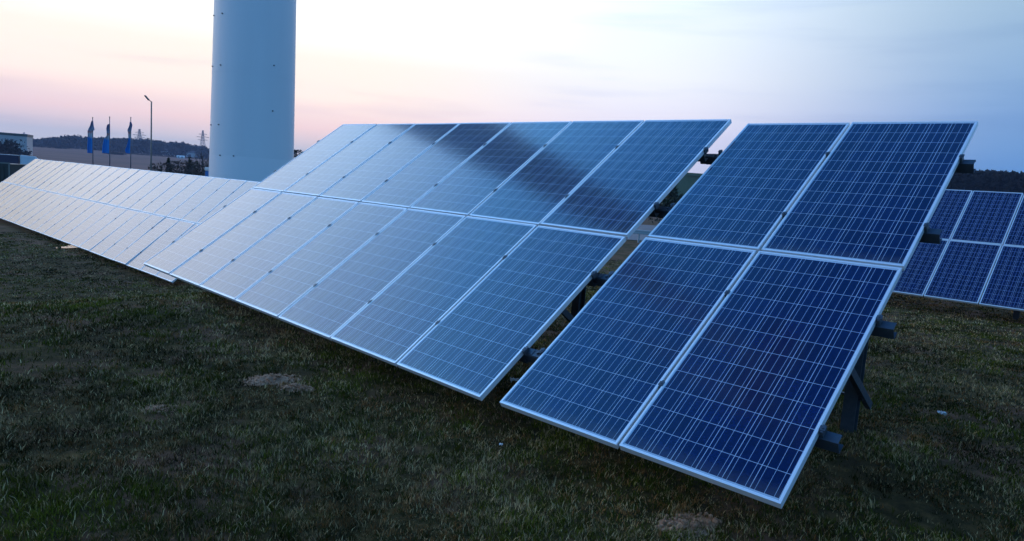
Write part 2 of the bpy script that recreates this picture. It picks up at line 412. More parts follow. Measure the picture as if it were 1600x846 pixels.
def fbm(x, y, sc, octs=4, seed=0):
    rs = np.random.default_rng(seed); out = np.zeros_like(x); a = 1
    for _ in range(octs):
        for _ in range(4):
            th = rs.uniform(0, 6.28); ph = rs.uniform(0, 6.28); k = sc * rs.uniform(.7, 1.3)
            out += a * .25 * np.sin((x * math.cos(th) + y * math.sin(th)) * k + ph + 1.7 * np.sin((x * math.sin(th) - y * math.cos(th)) * k * .6 + ph * 2))
        sc *= 2.1; a *= .5
    return out
def near_relief(x, y):
    r = np.hypot(x, y)
    return (.020 * fbm(x, y, 2.2, 5, 3)) * np.exp(-np.maximum(r - 5, 0) / 14)
def gsurf(x, y): return ground(x, y) + near_relief(np.asarray(x, float), np.asarray(y, float))
rad = np.concatenate([[0.0], np.geomspace(.6, 1500, 500)])
ang = np.concatenate([np.linspace(-55, 55, 620), np.linspace(55, 305, 160)[1:-1]])
A, Rr = np.meshgrid(np.radians(ang), rad)
gx = Rr * np.sin(A); gy = Rr * np.cos(A); gzv = gsurf(gx, gy)
nA = len(ang); nR = len(rad)
verts = np.stack([gx.ravel(), gy.ravel(), gzv.ravel()], 1)
i0 = (np.arange(nR - 1)[:, None] * nA + np.arange(nA)[None, :]); i1 = (np.arange(nR - 1)[:, None] * nA + (np.arange(nA)[None, :] + 1) % nA)
faces = np.stack([i0, i1, i1 + nA, i0 + nA], -1).reshape(-1, 4)
def np_mesh(name, verts, faces, mats, smooth=False, colors=None, mi=None):
    m = bpy.data.meshes.new(name); nv, nf, k = len(verts), len(faces), faces.shape[1]
    m.vertices.add(nv); m.vertices.foreach_set('co', np.ascontiguousarray(verts, dtype=np.float32).ravel())
    m.loops.add(nf * k); m.loops.foreach_set('vertex_index', np.ascontiguousarray(faces, dtype=np.int32).ravel())
    m.polygons.add(nf); m.polygons.foreach_set('loop_start', np.arange(nf, dtype=np.int32) * k)
    for mm in mats: m.materials.append(mm)
    if mi is not None: m.polygons.foreach_set('material_index', mi.astype(np.int32))
    m.update(calc_edges=True)
    if smooth: m.polygons.foreach_set('use_smooth', np.ones(nf, bool))
    if colors is not None:
        ca = m.color_attributes.new('Col', 'FLOAT_COLOR', 'POINT')
        ca.data.foreach_set('color', np.ascontiguousarray(np.c_[colors, np.ones(nv)], dtype=np.float32).ravel())
    return m
g = link('ground', np_mesh('ground', verts, faces[:, ::-1], [M_GROUND], True)); tag(g, kind='structure')

# ------------------------------------------------------------------ grass
def attr_material(name, rough=.8, spec=.2, transl=0.0):
    m = bpy.data.materials.new(name); m.use_nodes = True; t = m.node_tree; b = t.nodes['Principled BSDF']
    a = nd(t, 'ShaderNodeAttribute', attribute_name='Col'); t.links.new(a.outputs['Color'], b.inputs['Base Color'])
    b.inputs['Roughness'].default_value = rough; b.inputs['Specular IOR Level'].default_value = spec
    return m
M_GRASS = attr_material('grass blades', .9, .06)
def scatter_polar(n, r0, r1, a0, a1, power=1.0):
    r = r0 * (r1 / r0) ** (RNG.random(n) ** power); a = np.radians(RNG.uniform(a0, a1, n))
    return r * np.sin(a), r * np.cos(a), r
def blades(px, py, r, rs):
    """tufts at px,py; every tuft a handful of curved blades, two triangles each"""
    patch = fbm(px, py, 1.4, 3, 11); green = fbm(px, py, 3.1, 3, 21)
    V = []; F = []; C = []
    B = 10; n = len(px); clump = fbm(px, py, 11, 2, 31)
    X = np.repeat(px, B) + rs.normal(0, .022, n * B) * np.repeat(np.clip(r / 5, .7, 3), B)
    Y = np.repeat(py, B) + rs.normal(0, .022, n * B) * np.repeat(np.clip(r / 5, .7, 3), B)
    Zb = gsurf(X, Y) - .004
    h = rs.gamma(3, .0066, n * B) * np.repeat(np.clip(1 + .45 * green + .55 * clump, .25, 2.4), B) + .006
    h *= np.repeat(np.where(rs.random(n) < .05, 1.5, 1.0), B)
    h = np.minimum(h, .045)
    w = rs.uniform(.0011, .0024, n * B) * np.repeat(np.clip(r / 3.5, 1, 7), B)
    th = rs.uniform(0, 6.283, n * B); ln = rs.uniform(.1, 1.1, n * B) * h
    ph = rs.uniform(0, 6.283, n * B)
    ax, ay = np.cos(ph) * w, np.sin(ph) * w
    b0 = np.stack([X - ax, Y - ay, Zb], 1); b1 = np.stack([X + ax, Y + ay, Zb], 1)
    m0 = np.stack([X + np.cos(th) * ln * .35 - ax * .7, Y + np.sin(th) * ln * .35 - ay * .7, Zb + h * .62], 1)
    m1 = np.stack([X + np.cos(th) * ln * .35 + ax * .7, Y + np.sin(th) * ln * .35 + ay * .7, Zb + h * .62], 1)
    tp = np.stack([X + np.cos(th) * ln, Y + np.sin(th) * ln, Zb + h], 1)
    nb = n * B
    V = np.stack([b0, b1, m1, m0, tp], 1).reshape(-1, 3)
    base = np.arange(nb)[:, None] * 5
    F = np.concatenate([base + [0, 1, 2], base + [0, 2, 3], base + [3, 2, 4]], 0)
    kind = rs.random(n)
    dry = (kind < .24 + .42 * patch)
    cg = np.array([.034, .038, .004]); cg2 = np.array([.17, .16, .014]); cs = np.array([.62, .42, .20]); cb = np.array([.27, .12, .04])
    tcol = np.where(dry[:, None], cs * rs.uniform(.35, 1.0, (n, 1)), cg + (cg2 - cg) * rs.random((n, 1)) * np.clip(.5 + green, 0, .95)[:, None])
    brown = rs.random(n) < .14 - .35 * green
    tcol = np.where(brown[:, None], cb * rs.uniform(.6, 1.3, (n, 1)), tcol)
    tcol = tcol * np.clip(1.0 + .65 * fbm(px, py, .9, 3, 41) + .6 * fbm(px, py, 6.0, 3, 43), .22, 2.4)[:, None]
    bc = np.repeat(tcol, B, 0) * rs.uniform(.7, 1.3, (nb, 1))
    odd = rs.random(nb) < .09; bc[odd] = cs * rs.uniform(.6, 1.3, (odd.sum(), 1))
    C = np.repeat(bc, 5, 0)
    return V, F, C
pts = []
x, y, r = scatter_polar(95000, 1.6, 32, -50, 48, .85)
keep = (fbm(x, y, 1.9, 4, 5) > -.62 + .0 * x) | (RNG.random(len(x)) < .25)
x, y, r = x[keep], y[keep], r[keep]
V, F_, C = blades(x, y, r, RNG)
gr = link('grass', np_mesh('grass', V, F_, [M_GRASS], False, C)); tag(gr, 'short patchy grass with dry straw growing over the dark field', 'grass', kind='stuff')

# bare soil heaps
M_SOIL = material('crumbly soil', (.52, .28, .17), .95, 0, .1, noise=(18, .8, (.20, .10, .06)), bump=(45, 1.0, .02))
def soil_mound(c, sx, sy, h, seed, rot, label):
    rs = np.random.default_rng(seed); n = 46
    uu, vv = np.meshgrid(np.linspace(-1.25, 1.25, n), np.linspace(-1.25, 1.25, n))
    d = np.sqrt(uu**2 + vv**2); prof = np.clip(1 - d + .22 * fbm(uu * 2, vv * 2, 1.5, 3, seed), -.4, 1)
    z = h * np.where(prof > 0, prof ** .7, prof * .4) + h * .30 * np.clip(prof + .2, 0, 1) * fbm(uu * 4, vv * 4, 3.4, 4, seed + 1)
    X = c.x + sx * uu * math.cos(rot) - sy * vv * math.sin(rot); Y = c.y + sx * uu * math.sin(rot) + sy * vv * math.cos(rot)
    Z = gsurf(X, Y) + z - .008
    V = np.stack([X.ravel(), Y.ravel(), Z.ravel()], 1)
    q = (np.arange(n-1)[:, None] * n + np.arange(n-1)[None, :]).reshape(-1)
    F = np.stack([q, q+1, q+n+1, q+n], 1)
    # clods
    m = bpy.data.meshes.new('tmp')
    bm = bmesh.new()
    for i in range(90):
        a = rs.uniform(0, 6.28); rr = rs.random() ** .6 * 1.15; u, v = rr*math.cos(a), rr*math.sin(a)
        x = c.x + sx*u*math.cos(rot) - sy*v*math.sin(rot); y = c.y + sx*u*math.sin(rot) + sy*v*math.cos(rot)
        s = rs.uniform(.004, .015)
        z0 = float(gsurf(x, y)) + h * max(0, 1-rr) ** .7
        b = bmesh.ops.create_icosphere(bm, subdivisions=1, radius=s)
        for vt in b['verts']: vt.co = vt.co * rs.uniform(.75, 1.25) + Vector((x, y, z0))
    bm.to_mesh(m); bm.free()
    cv = np.array([v.co[:] for v in m.vertices]); cf = np.array([p.vertices[:] for p in m.polygons]) + len(V)
    F3 = np.concatenate([F[:, [0, 1, 2]], F[:, [0, 2, 3]], cf]); Vt = np.concatenate([V, cv]); Vt -= np.array([c.x, c.y, 0])
    o = link('soil_mound', np_mesh('soil_mound', Vt, F3, [M_SOIL], False)); o.location = (c.x, c.y, 0)
    tag(o, label, 'soil mound', 'bare soil mounds in the grass'); bpy.data.meshes.remove(m)
def on_ground(px, py):
    d = ray(px, py); z = 0
    for _ in range(40):
        t = (z - HC) / d.z; z = gz(d.x * t, d.y * t)
    return Vector((d.x * t, d.y * t, z))
soil_mound(on_ground(424, 594), .24, .15, 0.05, 31, .3, 'pale crumbly soil mound just in front of the long array edge')
soil_mound(on_ground(462, 606), .15, .10, 0.034, 32, -.2, 'small low soil mound touching the larger pale mound on its right')
soil_mound(on_ground(1075, 822), .22, .14, 0.03, 33, .5, 'flat soil mound in the dark grass at the bottom edge of the picture')
soil_mound(on_ground(250, 640), .13, .09, 0.022, 34, .2, 'tiny dark soil mound alone in the grass at the left')

# ------------------------------------------------------------------ wind turbine tower
M_TOWER = material('white tower paint', (.82, .85, .87), .42, 0, .4, noise=(.9, .35, (.70, .73, .76), (1, 1, .06)))
M_TOWER_LOW = material('paler tower foot', (.86, .88, .90), .34, 0, .5, noise=(.9, .3, (.76, .79, .82), (1, 1, .2)))  # lowest tower section, slightly paler and smoother than those above
M_DARKPAINT = material('dark fittings', (.03, .035, .04), .5)
tc0 = at(394.5, 240, 34.5)
tbz = gz(tc0.x, tc0.y)
TH = 82.0
def tr_(z): return 1.965 - (z - .3 - HC) * .0133                   # tower radius at world height z
root = empty('wind_turbine', loc=(tc0.x, tc0.y, tbz))
tag(root, 'huge pale blue wind turbine tower cut off by the top edge of the picture', 'wind turbine')
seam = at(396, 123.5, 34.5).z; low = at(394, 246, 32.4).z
def tsec(name, z0, z1, mat, k=0):
    mb = MB(); mb.tube((0, 0, z0 - tbz), (0, 0, z1 - tbz), tr_(z0) + k, tr_(z1) + k, seg=128, caps=False)
    return mb.build(name, mat, root)
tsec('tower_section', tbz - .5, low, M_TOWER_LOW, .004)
tsec('tower_section', low + .001, seam - .02, M_TOWER)
tsec('flange', seam - .02, seam + .02, M_TOWER, .005)
z = seam + .02
for z1 in (seam + 24, seam + 50, TH):
    tsec('tower_section', z, z1 - .05, M_TOWER); tsec('flange', z1 - .05, z1, M_TOWER, .012); z = z1
for px, py in ((347.7, 21.3), (334.5, 24.7), (345, 102), (332.5, 104), (428, 102.6), (426, 173.6), (342, 195), (330, 195.5), (344, 243), (365, 244)):
    d = ray(px, py); zz = 34.5
    # nearest point on the tower surface along the ray
    ox, oy = -tc0.x, -tc0.y
    for _ in range(6):
        Z = d.z * zz + HC; r_ = tr_(Z) + .004
        a = d.x**2 + d.y**2; b = 2 * (ox * d.x + oy * d.y); c = ox**2 + oy**2 - r_**2
        disc = b*b - 4*a*c
        if disc < 0: zz = -b / (2*a); break
        zz = (-b - math.sqrt(disc)) / (2*a)
    p = Vector((d.x * zz - tc0.x, d.y * zz - tc0.y, d.z * zz + HC - tbz)); n = Vector((p.x, p.y, 0)).normalized()
    mb = MB(); mb.tube(p - n * .05, p + n * .05, .022, seg=10); mb.tube(p - n * .02, p + n * .01, .032, seg=10); mb.build('lifting_lug', M_DARKPAINT, root)
# nacelle, hub and blades high above the frame (they show in the glass)
rot_dir = Vector((math.sin(R_(NAC_AZ)), math.cos(R_(NAC_AZ)), 0)); sidev = Vector((rot_dir.y, -rot_dir.x, 0))
Mn = Matrix(((rot_dir.x, sidev.x, 0, 0), (rot_dir.y, sidev.y, 0, 0), (0, 0, 1, TH - tbz), (0, 0, 0, 1)))
mb = MB(); mb.box(-6, 4, -1.9, 1.9, .0, 3.8, Mn, bev=.6); mb.build('nacelle', M_TOWER, root)
hub = Mn @ Vector((5.2, 0, 1.9))
mb = MB(); mb.tube(Mn @ Vector((4.05, 0, 1.9)), Mn @ Vector((6.4, 0, 1.9)), 1.7, 1.1, 32); mb.build('hub', M_TOWER, root)
for k in range(3):
    a = R_(BLADE_A + 120 * k); dirv = (sidev * math.sin(a) + Vector((0, 0, 1)) * math.cos(a)).normalized()
    ch = dirv.cross(rot_dir).normalized()
    bm = bmesh.new(); rings = []
    for t in np.linspace(0, 1, 22):
        c = (1.0 + 2.3 * math.exp(-((t - .2) / .18) ** 2) + 1.2 * (1 - t)) * (1 if t < .97 else .4) ; th = .9 * (1 - t) ** 1.3 + .12
        tw = R_(22 * (1 - t)); cd_ = ch * math.cos(tw) + rot_dir * math.sin(tw); nd_ = dirv.cross(cd_)
        rings.append([bm.verts.new(hub + dirv * (1 + 41 * t) + cd_ * (c * .5 * math.cos(q) - .1 * c) + nd_ * (th * .5 * math.sin(q))) for q in np.linspace(0, 2*math.pi, 14, endpoint=False)])
    for r0, r1 in zip(rings, rings[1:]):
        for i in range(14): bm.faces.new((r0[i], r0[(i+1) % 14], r1[(i+1) % 14], r1[i])).smooth = True
    bm.faces.new(rings[-1]); bm.faces.new(list(reversed(rings[0])))
    bmesh.ops.recalc_face_normals(bm, faces=bm.faces)
    m = bpy.data.meshes.new('blade'); bm.to_mesh(m); bm.free(); m.materials.append(M_TOWER); link('blade', m, root)

# ------------------------------------------------------------------ flags and lamp
M_POLE = material('pole metal', (.16, .15, .17), .5, .3, noise=(8, .4))
def flag_material():
    m = bpy.data.materials.new('printed flag cloth'); m.use_nodes = True; t = m.node_tree; b = t.nodes['Principled BSDF']
    uv = nd(t, 'ShaderNodeUVMap'); sp = nd(t, 'ShaderNodeSeparateXYZ'); t.links.new(uv.outputs[0], sp.inputs[0])
    n = nd(t, 'ShaderNodeTexNoise'); t.links.new(uv.outputs[0], n.inputs[0]); n.inputs['Scale'].default_value = 7
    v = math_(t, 'MULTIPLY_ADD', n.outputs[0], .10, math_(t, 'SUBTRACT', sp.outputs[1], .05))
    c = ramp(t, [(0, (.015, .27, .72)), (.46, (.02, .30, .70)), (.50, (.40, .50, .60)), (.60, (.66, .60, .60)), (.66, (.62, .28, .24)), (.71, (.34, .40, .50)), (.86, (.20, .22, .36)), (1, (.12, .11, .26))], v)
    t.links.new(c, b.inputs['Base Color']); b.inputs['Roughness'].default_value = .7
    return m
M_FLAG = flag_material()
def flagpole(px, ptop, d, left, right, label):
    """left/right: cloth outline in photo pixels from the pole at heights given in pixels below the finial"""
    top = at(px, ptop, d); s = d / FPX
    g0 = gz(top.x, top.y); root = empty('flagpole', loc=(top.x, top.y, g0)); tag(root, label, 'flagpole', 'tall flagpoles with limp flags')
    H = top.z - g0
    mb = MB(); mb.tube((0, 0, -.2), (0, 0, H), .085, .05, 12); mb.tube((0, 0, H), (0, 0, H + .12), .09, .07, 12); mb.tube((0, 0, -.02), (0, 0, .25), .2, .16, 16); mb.build('pole', M_POLE, root)
    ys = np.array([a for a, _ in left]); t = np.linspace(0, 1, 34); nx = 24
    bm = bmesh.new(); uvl = bm.loops.layers.uv.new('UVMap'); grid = []
    for tt in t:
        yy = ys[0] + (ys[-1] - ys[0]) * tt
        l = np.interp(yy, ys, [b for _, b in left]) * s; r = np.interp(yy, [a for a, _ in right], [b for _, b in right]) * s
        rowv = []
        for i in range(nx + 1):
            u = i / nx; x = r + (l - r) * u
            fold = .16 * math.sin(u * 15 + 2.2 * tt) * (.3 + .7 * u) + .06 * math.sin(u * 33 + tt * 5)
            rowv.append(bm.verts.new((x, fold - .05, H - (yy) * s)))
        grid.append(rowv)
    for j in range(len(t) - 1):
        for i in range(nx):
            f = bm.faces.new((grid[j][i], grid[j][i+1], grid[j+1][i+1], grid[j+1][i])); f.smooth = True
            for l_, (jj, ii) in zip(f.loops, ((j, i), (j, i+1), (j+1, i+1), (j+1, i))): l_[uvl].uv = (ii / nx, 1 - t[jj])
    m = bpy.data.meshes.new('flag'); bm.to_mesh(m); bm.free(); m.materials.append(M_FLAG)
    o = link('flag', m, root); sm = o.modifiers.new('s', 'SOLIDIFY'); sm.thickness = .012
flagpole(144.8, 184.8, 98, [(4.5, -.6), (13, -5), (20, -7.7), (25, -7.2), (34, -6.4), (45, -7), (54.5, -7.4)], [(4.5, .4), (13, 1.6), (18, 3), (19.5, .5), (54.5, -.4)], 'leftmost of the three flagpoles, its blue-footed flag hanging broad to the left')
flagpole(171.3, 183.8, 98, [(10.5, -2), (12, -3.5), (17, -5.6), (24, -4.4), (28, -3.8), (33, -7.5), (44, -9.5), (56, -10.8)], [(10.5, .3), (56, -.6)], 'middle flagpole of the three, flag pinched at half height and wide at the foot')
flagpole(204.3, 184.8, 98, [(6, -.5), (11, -2), (18.5, -5.2), (23, -3.6), (34, -2.4), (44, -5), (51, -7.8), (55, -6)], [(6, .6), (11, 2.6), (14, 1.8), (19, .8), (55, -.1)], 'right-hand flagpole of the three, beside the street lamp, with the narrowest flag')

lt = at(236.6, 159, 58); g0 = gz(lt.x, lt.y)
root = empty('street_lamp', loc=(lt.x, lt.y, g0)); tag(root, 'tall thin street lamp with one short upturned arm, standing by the flagpoles', 'street lamp')
H = lt.z - g0; s = 58 / FPX
M_LAMPPOLE = material('weathered lamp pole', (.23, .20, .18), .6, .2, noise=(5, .4))
mb = MB(); mb.tube((0, 0, -.2), (0, 0, H), .085, .05, 12); mb.tube((0, 0, 0), (0, 0, 1.0), .11, .10, 12); mb.build('pole', M_LAMPPOLE, root)
mb = MB(); mb.tube((0, 0, H - .02), (-4.0 * s, 0, H + 2.2 * s), .035, .03, 8); mb.tube((-4.0 * s, 0, H + 2.2 * s), (-5.6 * s, 0, H + 3.6 * s), .03, .03, 8); mb.build('arm', M_LAMPPOLE, root)
mb = MB(); Ml = Matrix.Translation((-7.0 * s, 0, H + 5.2 * s)) @ Matrix.Rotation(R_(48), 4, 'Y'); mb.box(-.24, .24, -.11, .11, -.05, .05, Ml, bev=.03); mb.build('lamp_head', M_DARKPAINT, root)

# ------------------------------------------------------------------ lattice pylons far off
M_PYLON = material('grey lattice steel', (.20, .21, .24), .6, .2)
def pylon(px, ybase, ytop, d, label):
    t = at(px, ytop, d); g0 = gz(t.x, t.y); H = t.z - g0
    root = empty('pylon', loc=(t.x, t.y, g0)); tag(root, label, 'pylon', 'lattice pylons on the horizon')
    mb = MB(); w = lambda z: 3.6 * (1 - z / H) ** 1.25 + .55; r = .20
    zs = [H * f for f in (0, .14, .27, .39, .5, .6, .69, .77, .84, .9, .95, 1)]
    C4 = [(-1, -1), (1, -1), (1, 1), (-1, 1)]
    for a, b in zip(zs, zs[1:]):
        for i in range(4):
            p = C4[i]; q = C4[(i+1) % 4]
            mb.tube((p[0]*w(a), p[1]*w(a), a), (p[0]*w(b), p[1]*w(b), b), r, seg=4)
            mb.tube((p[0]*w(a), p[1]*w(a), a), (q[0]*w(b), q[1]*w(b), b), r*.6, seg=4)
            mb.tube((q[0]*w(a), q[1]*w(a), a), (p[0]*w(b), p[1]*w(b), b), r*.6, seg=4)
    mb.build('lattice_mast', M_PYLON, root)
    for f, L in ((.66, 6), (.76, 7.5), (.86, 5)):
        mb = MB(); z = H * f
        for sg in (-1, 1):
            mb.tube((0, 0, z - .9), (sg*L, 0, z), .16, seg=4); mb.tube((sg*w(z), 0, z + .9), (sg*L, 0, z), .16, seg=4)
        mb.build('crossarm', M_PYLON, root)
pylon(218, 243, 202, 780, 'nearest lattice pylon, between the right-hand flag and the street lamp')
pylon(317, 240, 204, 830, 'thin lattice pylon just left of the wind turbine tower')
pylon(37.5, 218, 207, 1150, 'tiny distant pylon above the trees beside the flat-roofed building')

# ------------------------------------------------------------------ foliage
M_WOOD = attr_material('far wood foliage', .9, .1); M_LEAF = attr_material('foliage', .8, .2)
M_BARK = material('bark', (.05, .04, .034), .9, noise=(6, .6))
def leaf_cloud(rs, n, fn, size, cols):
    """n random leaf-clump triangles; fn(rs,n) gives centres"""
    c = fn(rs, n); v = rs.normal(0, 1, (n, 3, 3)); v /= np.linalg.norm(v, axis=2, keepdims=True)
    V = (c[:, None, :] + v * (size * rs.uniform(.6, 1.4, (n, 1, 1)))).reshape(-1, 3)
    k = rs.random((n, 1)); col = np.array(cols[0]) * (1 - k) + np.array(cols[1]) * k; col = col * rs.uniform(.75, 1.25, (n, 1))
    return V, np.repeat(col, 3, 0)
def far_wood(name, spots, label, size, cols, nper, seed):
    rs = np.random.default_rng(seed); VV = []; CC = []
    for x, y, z0, h, w in spots:
        con = rs.random() < .55
        def fn(rs, n, h=h, w=w, con=con):
            t = rs.random(n) ** (.9 if con else .7); a = rs.uniform(0, 6.28, n)
            prof = (1.05 - t) if con else np.sqrt(np.clip(1 - (2 * t - 1.05) ** 2, .05, 1)) * .9
            r = w * prof * np.sqrt(rs.random(n))
            return np.stack([x + r * np.cos(a), y + r * np.sin(a), z0 + h * (.04 + t * .96)], 1)
        V, C = leaf_cloud(rs, nper, fn, size, cols); C = C * rs.uniform(.75, 1.3); VV.append(V); CC.append(C)
    V = np.concatenate(VV); C = np.concatenate(CC)
    o = link(name, np_mesh(name, V, np.arange(len(V)).reshape(-1, 3), [M_WOOD], False, C)); tag(o, label, 'wood', kind='stuff'); return o
def pxspot(px, d):
    r = ray(px, 300); k = d / math.hypot(r.x, r.y); return r.x * k, r.y * k
rs = np.random.default_rng(4); spots = []
prof_x = [-200, 0, 35, 60, 85, 110, 140, 180, 230, 290, 312, 326, 345]; prof_y = [216, 216.5, 217, 219, 216.5, 214, 215, 217.5, 219.5, 225, 229, 234, 238]
for i in range(900):
    px = rs.uniform(-220, 345); d = rs.choice([860, 900, 940, 985]) + rs.normal(0, 8); x, y = pxspot(px, d)
    ytop = np.interp(px, prof_x, prof_y) + rs.normal(0, .7) + (0 if rs.random() < .5 else 2)
    # height so that the tree's tip reaches the wooded skyline
    r = ray(px, ytop); k = d / math.hypot(r.x, r.y); zt = r.z * k + HC
    z0 = gz(x, y); spots.append((x, y, z0, max(zt - z0, 4), rs.uniform(4, 7)))
far_wood('wood', spots, 'long dark blue-grey wooded ridge on the left horizon beyond the ploughed field', 1.7, ((.018, .026, .024), (.040, .045, .038)), 85, 5)
spots = []
for i in range(420):
    px = rs.uniform(1180, 1800); d = rs.choice([228, 236, 245, 255]) + rs.normal(0, 3); x, y = pxspot(px, d)
    ytop = np.interp(px, [1180, 1400, 1520, 1600, 1800], [268, 266, 267, 272, 280]) + rs.normal(0, .9) + (0 if rs.random() < .5 else 2)
    r = ray(px, ytop); k = d / math.hypot(r.x, r.y); zt = r.z * k + HC; z0 = gz(x, y)
    spots.append((x, y, z0, zt - z0, rs.uniform(1.6, 2.9)))
far_wood('wood', spots, 'dark even wood on the right horizon above the navy solar array', .75, ((.012, .016, .018), (.030, .030, .030)), 240, 6)

def tree(name, x, y, h, w, kind, label, seed, group=None, cols=None, n=900, leaf=.11, trunk=.07, ctg='tree'):
    rs = np.random.default_rng(seed); z0 = gz(x, y); root = empty(name, loc=(x, y, z0)); tag(root, label, ctg, group)
    mb = MB()
    if kind == 'bare':
        def limb(p, dr, L, r, dep):
            q = p + dr * L; mb.tube(p, q, r, r * .6, seg=5)
            if dep == 0: return
            for _ in range(4 if dep > 1 else 5):
                nd2 = (dr + Vector(rs.normal(0, .33, 3)) + Vector((0, 0, .22))).normalized(); limb(p + dr * L * rs.uniform(.35, 1), nd2, L * rs.uniform(.45, .72), r * .5, dep - 1)
        limb(Vector((0, 0, -.1)), Vector((0, 0, 1)), h * .48, trunk, 3)
        mb.build('trunk', M_BARK, root); return root
    mb.tube((0, 0, -.2), (0, 0, h * .85), trunk, trunk * .25, seg=8)
    for i in range(10):
        a = rs.uniform(0, 6.28); z = h * rs.uniform(.2, .8); L = w * .7 * (1 - z / h * .7)
        mb.tube((0, 0, z), (L * math.cos(a), L * math.sin(a), z + L * .35), trunk * .35, .01, seg=5)
    mb.build('trunk', M_BARK, root)
    wh = rs.uniform(0, 6.28, 14); wt = rs.uniform(.1, .95, 14); wr = rs.uniform(.2, .75, 14)
    def fn(rs, n):
        i = rs.integers(0, 14, n); t = np.clip(wt[i] + rs.normal(0, .10, n), .05, 1)
        env = (w * (1.06 - t)) if kind == 'conifer' else w * np.sqrt(np.clip(1 - (1.9 * t - 1.0) ** 2, .05, 1))
        c = np.stack([np.cos(wh[i]) * wr[i], np.sin(wh[i]) * wr[i]], 1) * env[:, None]
        o = rs.normal(0, .30, (n, 2)) * env[:, None]
        return np.stack([c[:, 0] + o[:, 0], c[:, 1] + o[:, 1], h * (.06 + .94 * t)], 1)
    V, C = leaf_cloud(rs, n, fn, leaf, cols or ((.014, .022, .012), (.040, .050, .026)))
    link('crown', np_mesh('crown', V, np.arange(len(V)).reshape(-1, 3), [M_LEAF], False, C), root); return root
def tree_px(name, px, pytop, d, w, kind, label, seed, **k):
    t = at(px, pytop, d); return tree(name, t.x, t.y, t.z - gz(t.x, t.y), w, kind, label, seed, **k)
pines = [(252, 250.5, 66, 1.15, 'young dark pine, leftmost of the clump left of the tower'), (263, 248.5, 68, 1.3, 'pointed young pine, second in the clump left of the tower'),
         (296, 247, 66, 1.6, 'broad dark pine in the middle of the clump by the tower'), (308, 252, 62, 1.4, 'dark pine next to the tower, low and wide')]
for i, (px, py, d, w, lb) in enumerate(pines): tree_px('pine_tree', px, py, d, w, 'conifer', lb, 40 + i, group='young pines left of the tower', n=1300, leaf=.13)
shr = [(290, 252, 72, 1.8, 'dark shrub directly behind the broad pine'), (258, 256, 60, 1.3, 'dense dark shrub between the two left pines'), (302, 255, 60, 1.5, 'dense brown shrub between broad pine and tower'), (276, 253, 63, 1.3, 'brown leafless-looking shrub between the two pine groups'), (286, 255, 60, 1.2, 'reddish brown shrub in front of the broad pine'), (243, 257, 62, .7, 'small brown shrub at the left foot of the pines'), (316, 259, 58, 1.0, 'low dark shrub against the tower foot'), (269, 257, 58, 1.0, 'low brown shrub under the pointed pine')]
for i, (px, py, d, w, lb) in enumerate(shr): tree_px('shrub', px, py, d, w, 'round', lb, 60 + i, group='shrubs among the young pines', n=1000, leaf=.10, cols=((.05, .035, .032), (.11, .08, .07)), trunk=.04, ctg='shrub')
bare = [(311, 235, 118, 'bare grey tree, left of the pair nearest the tower'), (318, 232, 112, 'bare grey tree, tallest beside the tower edge'), (324.5, 236, 106, 'bare grey tree half hidden by the tower edge'), (303, 238, 124, 'smallest bare grey tree, above the broad pine')]
for i, (px, py, d, lb) in enumerate(bare): tree_px('bare_tree', px, py, d, 2, 'bare', lb, 80 + i, group='bare trees left of the tower', trunk=.16)
tree_px('distant_tree', 466, 236, 210, 3.6, 'round', 'small dark tree just right of the tower, above the array corner', 90, n=500, leaf=.5)
tree_px('distant_tree', 472, 238.5, 216, 3.0, 'round', 'lower dark tree touching the sloping array corner right of the tower', 91, n=400, leaf=.5)
# hedge line in the ploughed field
rs = np.random.default_rng(8)
def hedge(px0, px1, d, h, label, seed):
    rs = np.random.default_rng(seed); n = 2600 if d > 300 else 14000; px = rs.uniform(px0, px1, n)
    P = np.array([pxspot(p, d) for p in px]); P += rs.normal(0, 1.6, P.shape)
    bump = h * (.55 + .45 * np.sin(px * .31 + seed) * np.sin(px * .13 + 2)); z = ground(P[:, 0], P[:, 1]) + rs.random(n) * np.clip(bump, .4, None)
    c = np.c_[P, z]; V, C = leaf_cloud(rs, n, lambda r_, m_: c, .45 if d > 300 else .6, ((.022, .024, .020), (.05, .045, .04)))
    o = link('hedgerow', np_mesh('hedgerow', V, np.arange(len(V)).reshape(-1, 3), [M_WOOD], False, C)); tag(o, label, 'hedgerow', 'dark hedgerows across the ploughed field')
hedge(18, 108, 720, 4.2, 'dark irregular hedgerow in the field left of the flags', 1)
tw = at(15, 221.5, 275)
hedge(-60, 36, 275, (tw.z - gz(tw.x, tw.y)) * 1.15, 'tall dark hedgerow hiding the lower half of the pale warehouse', 6)
hedge(170, 188, 640, 2.2, 'short dark hedgerow just right of the middle flagpole', 2)
hedge(190, 330, 700, 1.8, 'thin low hedgerow across the middle of the far field', 3)

